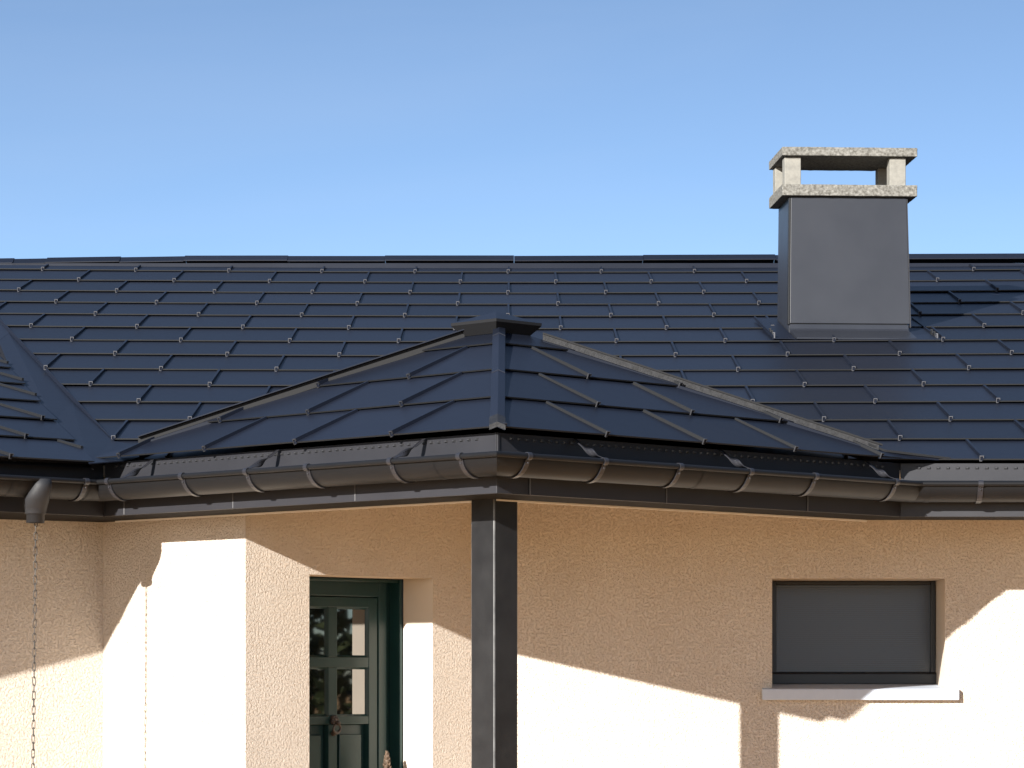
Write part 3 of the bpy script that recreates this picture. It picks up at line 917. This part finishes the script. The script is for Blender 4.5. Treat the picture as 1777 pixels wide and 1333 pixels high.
for x0, x1, zz0 in ((-hw - .008, -hw - .0005, zb0 - .006), (hw + .0125, hw + .018, zb0 - .02)):
    m_ = MB()
    dx = 0.006 if x0 < 0 else -0.0178
    vs = [(x0, -.012, zz0), (x1, -.012, zz0), (x1 + dx, -.004, zt - .01), (x0 + dx, -.004, zt - .01)]
    back = [(x, y + .03, z) for x, y, z in vs]
    m_.add(vs + back, [(0, 1, 2, 3), (1, 5, 6, 2), (3, 2, 6, 7), (0, 3, 7, 4), (0, 4, 5, 1)])
    m_.build("corner_trim", M_LIP if x0 < 0 else M_FASCIA, chim, MC)
m_ = MB()                                                     # apron flashing
ya = -.265
zf = lambda y: main_z(17.64 + y)
prof = [(0.0, zb0 - .012), (-.006, zb0 - .004), (-.016, zf(0) + .036), (-.030, zf(-.02) + .030), (ya, zf(ya) + .028), (ya, zf(ya) + .019), (0.0, zf(0) - .03)]
vs = [(-hw + .002, y, z) for y, z in prof] + [(hw + .004, y, z) for y, z in prof]; n = len(prof)
m_.add(vs, [(n + i, n + (i + 1) % n, (i + 1) % n, i) for i in range(n)]); m_.add(vs, [tuple(range(n)), tuple(range(2 * n - 1, n - 1, -1))])
m_.build("apron_flashing", M_CLAD, chim, MC, 0.004, 2)
for sgn in (-1, 1):                                           # side soakers with their upstand and little cleats
    m_ = MB()
    xa, xb = (hw + .006), (hw + .125)
    y0, y1 = ya, .50
    vs = [(sgn * x, y, zf(y) + .0225) for y in (y0, y1) for x in (xa, xb)]
    lo = [(x, y, z - .003) for x, y, z in vs]
    m_.add(vs + lo, [(0, 1, 3, 2), (4, 5, 1, 0), (5, 7, 3, 1), (6, 4, 0, 2)])
    vs = []
    for y in (y0 + .02, y1):
        for x, z in ((xb - .010, .022), (xb - .004, .022), (xb - .004, .034), (xb - .010, .034)): vs.append((sgn * x, y, zf(y) + z))
    m_.add(vs, [(0, 1, 5, 4), (1, 2, 6, 5), (2, 3, 7, 6), (3, 0, 4, 7), (0, 3, 2, 1)])
    m_.build("side_flashing", M_TILE, chim, MC)
    for k in range(3):
        y = y0 + .01 + k * .075
        c_ = MB(); z = zf(y) + .022
        c_.box(sgn * (xb - .010) - .003, sgn * (xb - .010) + .003, y, y + .05, z, z + .026)
        c_.box(sgn * (xb - .010) - .009, sgn * (xb - .010) + .003, y, y + .006, z + .026, z + .031)
        c_.build("cleat", M_LIP if k else M_CLIP, chim, MC)
def rough_slab(name, x0, x1, y0, y1, z0, z1):
    m_ = MB()
    nx_, ny_ = 22, 12
    rnd = lambda: random.uniform(-.0035, .0035)
    m_.box(x0, x1, y0, y1, z0, z1)
    o = m_.build(name, M_CONC, chim, MC)
    bv = o.modifiers.new("bevel", 'BEVEL'); bv.width = .003; bv.segments = 2
    sb = o.modifiers.new("sub", 'SUBSURF'); sb.subdivision_type = 'SIMPLE'; sb.levels = sb.render_levels = 5
    tx = bpy.data.textures.new("slab chips", 'CLOUDS'); tx.noise_scale = 0.014
    dp = o.modifiers.new("rough", 'DISPLACE'); dp.texture = tx; dp.strength = 0.0035; dp.mid_level = 0.5; dp.texture_coords = 'LOCAL'
    return o
rough_slab("concrete_slab", -.362, .368, -.034, .478, zt + .001, zt + .061)
rough_slab("concrete_slab", -.362, .368, -.034, .478, EYE + 2.840, EYE + 2.886)
for px, py in ((-.352, .0), (.214, .0), (-.352, .360), (.214, .360)):
    x0 = px if px > 0 else px; w_ = .088
    m_ = MB(); m_.box(x0 + (.008 if px < 0 else .010), x0 + w_ + (.008 if px < 0 else .010), py, py + .09, zt + .060, EYE + 2.838)
    m_.build("concrete_pillar", M_CONC2, chim, MC, 0.004)

# ---------------------------------------------------------------- rain chain
top = 2.286
chain = bpy.data.objects.new("rain_chain", None)
link(chain, None, Matrix.Translation((oc.x, oc.y, 0.0)))
tag(chain, "long steel rain chain hanging from the gutter outlet at the left", "rain chain")
def link_mesh():
    m_ = MB(); r, hl, wr = 0.0062, 0.0125, 0.0018
    pts = []
    for k in range(9): q = math.pi * k / 8; pts.append((r * math.cos(q), 0, hl + r * math.sin(q)))
    for k in range(9): q = math.pi + math.pi * k / 8; pts.append((r * math.cos(q), 0, -hl + r * math.sin(q)))
    return m_.tube(pts, wr, 7, 0, None, True).mesh("link", M_CHAIN)
LM = link_mesh()
nl = 68
for k in range(nl):
    z = top - .012 - k * 0.0298
    o = bpy.data.objects.new("link", LM)
    lean = -0.012 * (k / 35.0)
    link(o, chain, Matrix.Translation((oc.x + lean, oc.y, z)) @ Matrix.Rotation(R((8 if k % 2 == 0 else 98) + random.uniform(-16, 16)), 4, 'Z') @ Matrix.Rotation(R(random.uniform(-3, 3)), 4, 'Y'))

# ---------------------------------------------------------------- carved ornament by the door
on = bpy.data.objects.new("ornament", None)
pO = MD @ Vector((0.935, 0.140, 0.02))
link(on, None, Matrix.Translation((pO.x, pO.y, 0.0)))
tag(on, "tall slim carved brown wooden ornament standing beside the green door", "ornament")
Mo = Matrix.Translation((pO.x, pO.y, 0.0))
m_ = MB()
m_.lathe([(0.0, 0.02), (0.055, 0.02), (0.055, 0.035), (0.03, 0.05), (0.015, 0.2), (0.015, 0.9), (0.016, 1.1), (0.018, 1.235), (0.0, 1.236)], 16)
m_.build("stem", M_WOOD, on, Mo)
m_ = MB()
m_.lathe([(0.012, 1.236), (0.013, 1.255), (0.010, 1.285), (0.006, 1.308), (0.0, 1.314)], 14)
for k in range(26):
    t = k / 25; z = 1.238 + .066 * t; r = 0.0125 * (1 - t ** 1.6) + .002; q = k * 2.399
    M2 = Matrix.Translation((r * math.cos(q), r * math.sin(q), z)) @ Matrix.Rotation(q, 4, 'Z') @ Matrix.Rotation(R(20), 4, 'Y')
    m_.lathe([(0.0, 0.012), (0.003, 0.008), (0.0055, 0.0), (0.003, -.006), (0, -.007)], 6, 0, M2)
m_.build("carved_tip", M_WOOD, on, Mo)

# ---------------------------------------------------------------- hedge to the right, mirrored in the door panes
hed = bpy.data.objects.new("hedge", None)
HX = 10.5
link(hed, None, Matrix.Translation((HX, 8, 0)))
tag(hed, "tall dark leafy hedge mirrored in the panes of the green door", "hedge")
m_ = MB()
for k in range(14):
    y = 10.5 + 6.5 * k / 13 + random.uniform(-.4, .4)
    m_.tube([(HX + random.uniform(-.3, .5), y, 0), (HX + random.uniform(-.3, .5), y + random.uniform(-.4, .4), 2.2), (HX + random.uniform(-.3, .5), y + random.uniform(-.6, .6), 4.6)], [.07, .05, .015], 6)
m_.build("stem", M_STEM, hed)
m_ = MB()
for k in range(24000):
    x, y, z = random.uniform(-1.1, 1.1), random.uniform(10.5, 17), random.uniform(0.05, 5.2) 
    z *= 1 - .10 * math.sin(y * 2.1) - .05 * math.sin(y * 5.3)
    c = Vector((HX + x, y, z)); u = Vector((random.gauss(0, 1), random.gauss(0, 1), random.gauss(0, 1))).normalized(); v = u.orthogonal().normalized()
    s_ = random.uniform(.05, .11)
    m_.add([c - u * s_, c + v * s_ * .45, c + u * s_, c - v * s_ * .45], [(0, 1, 2, 3)])
tag(m_.build("leaves", M_LEAF, hed), None, None, None, "stuff")
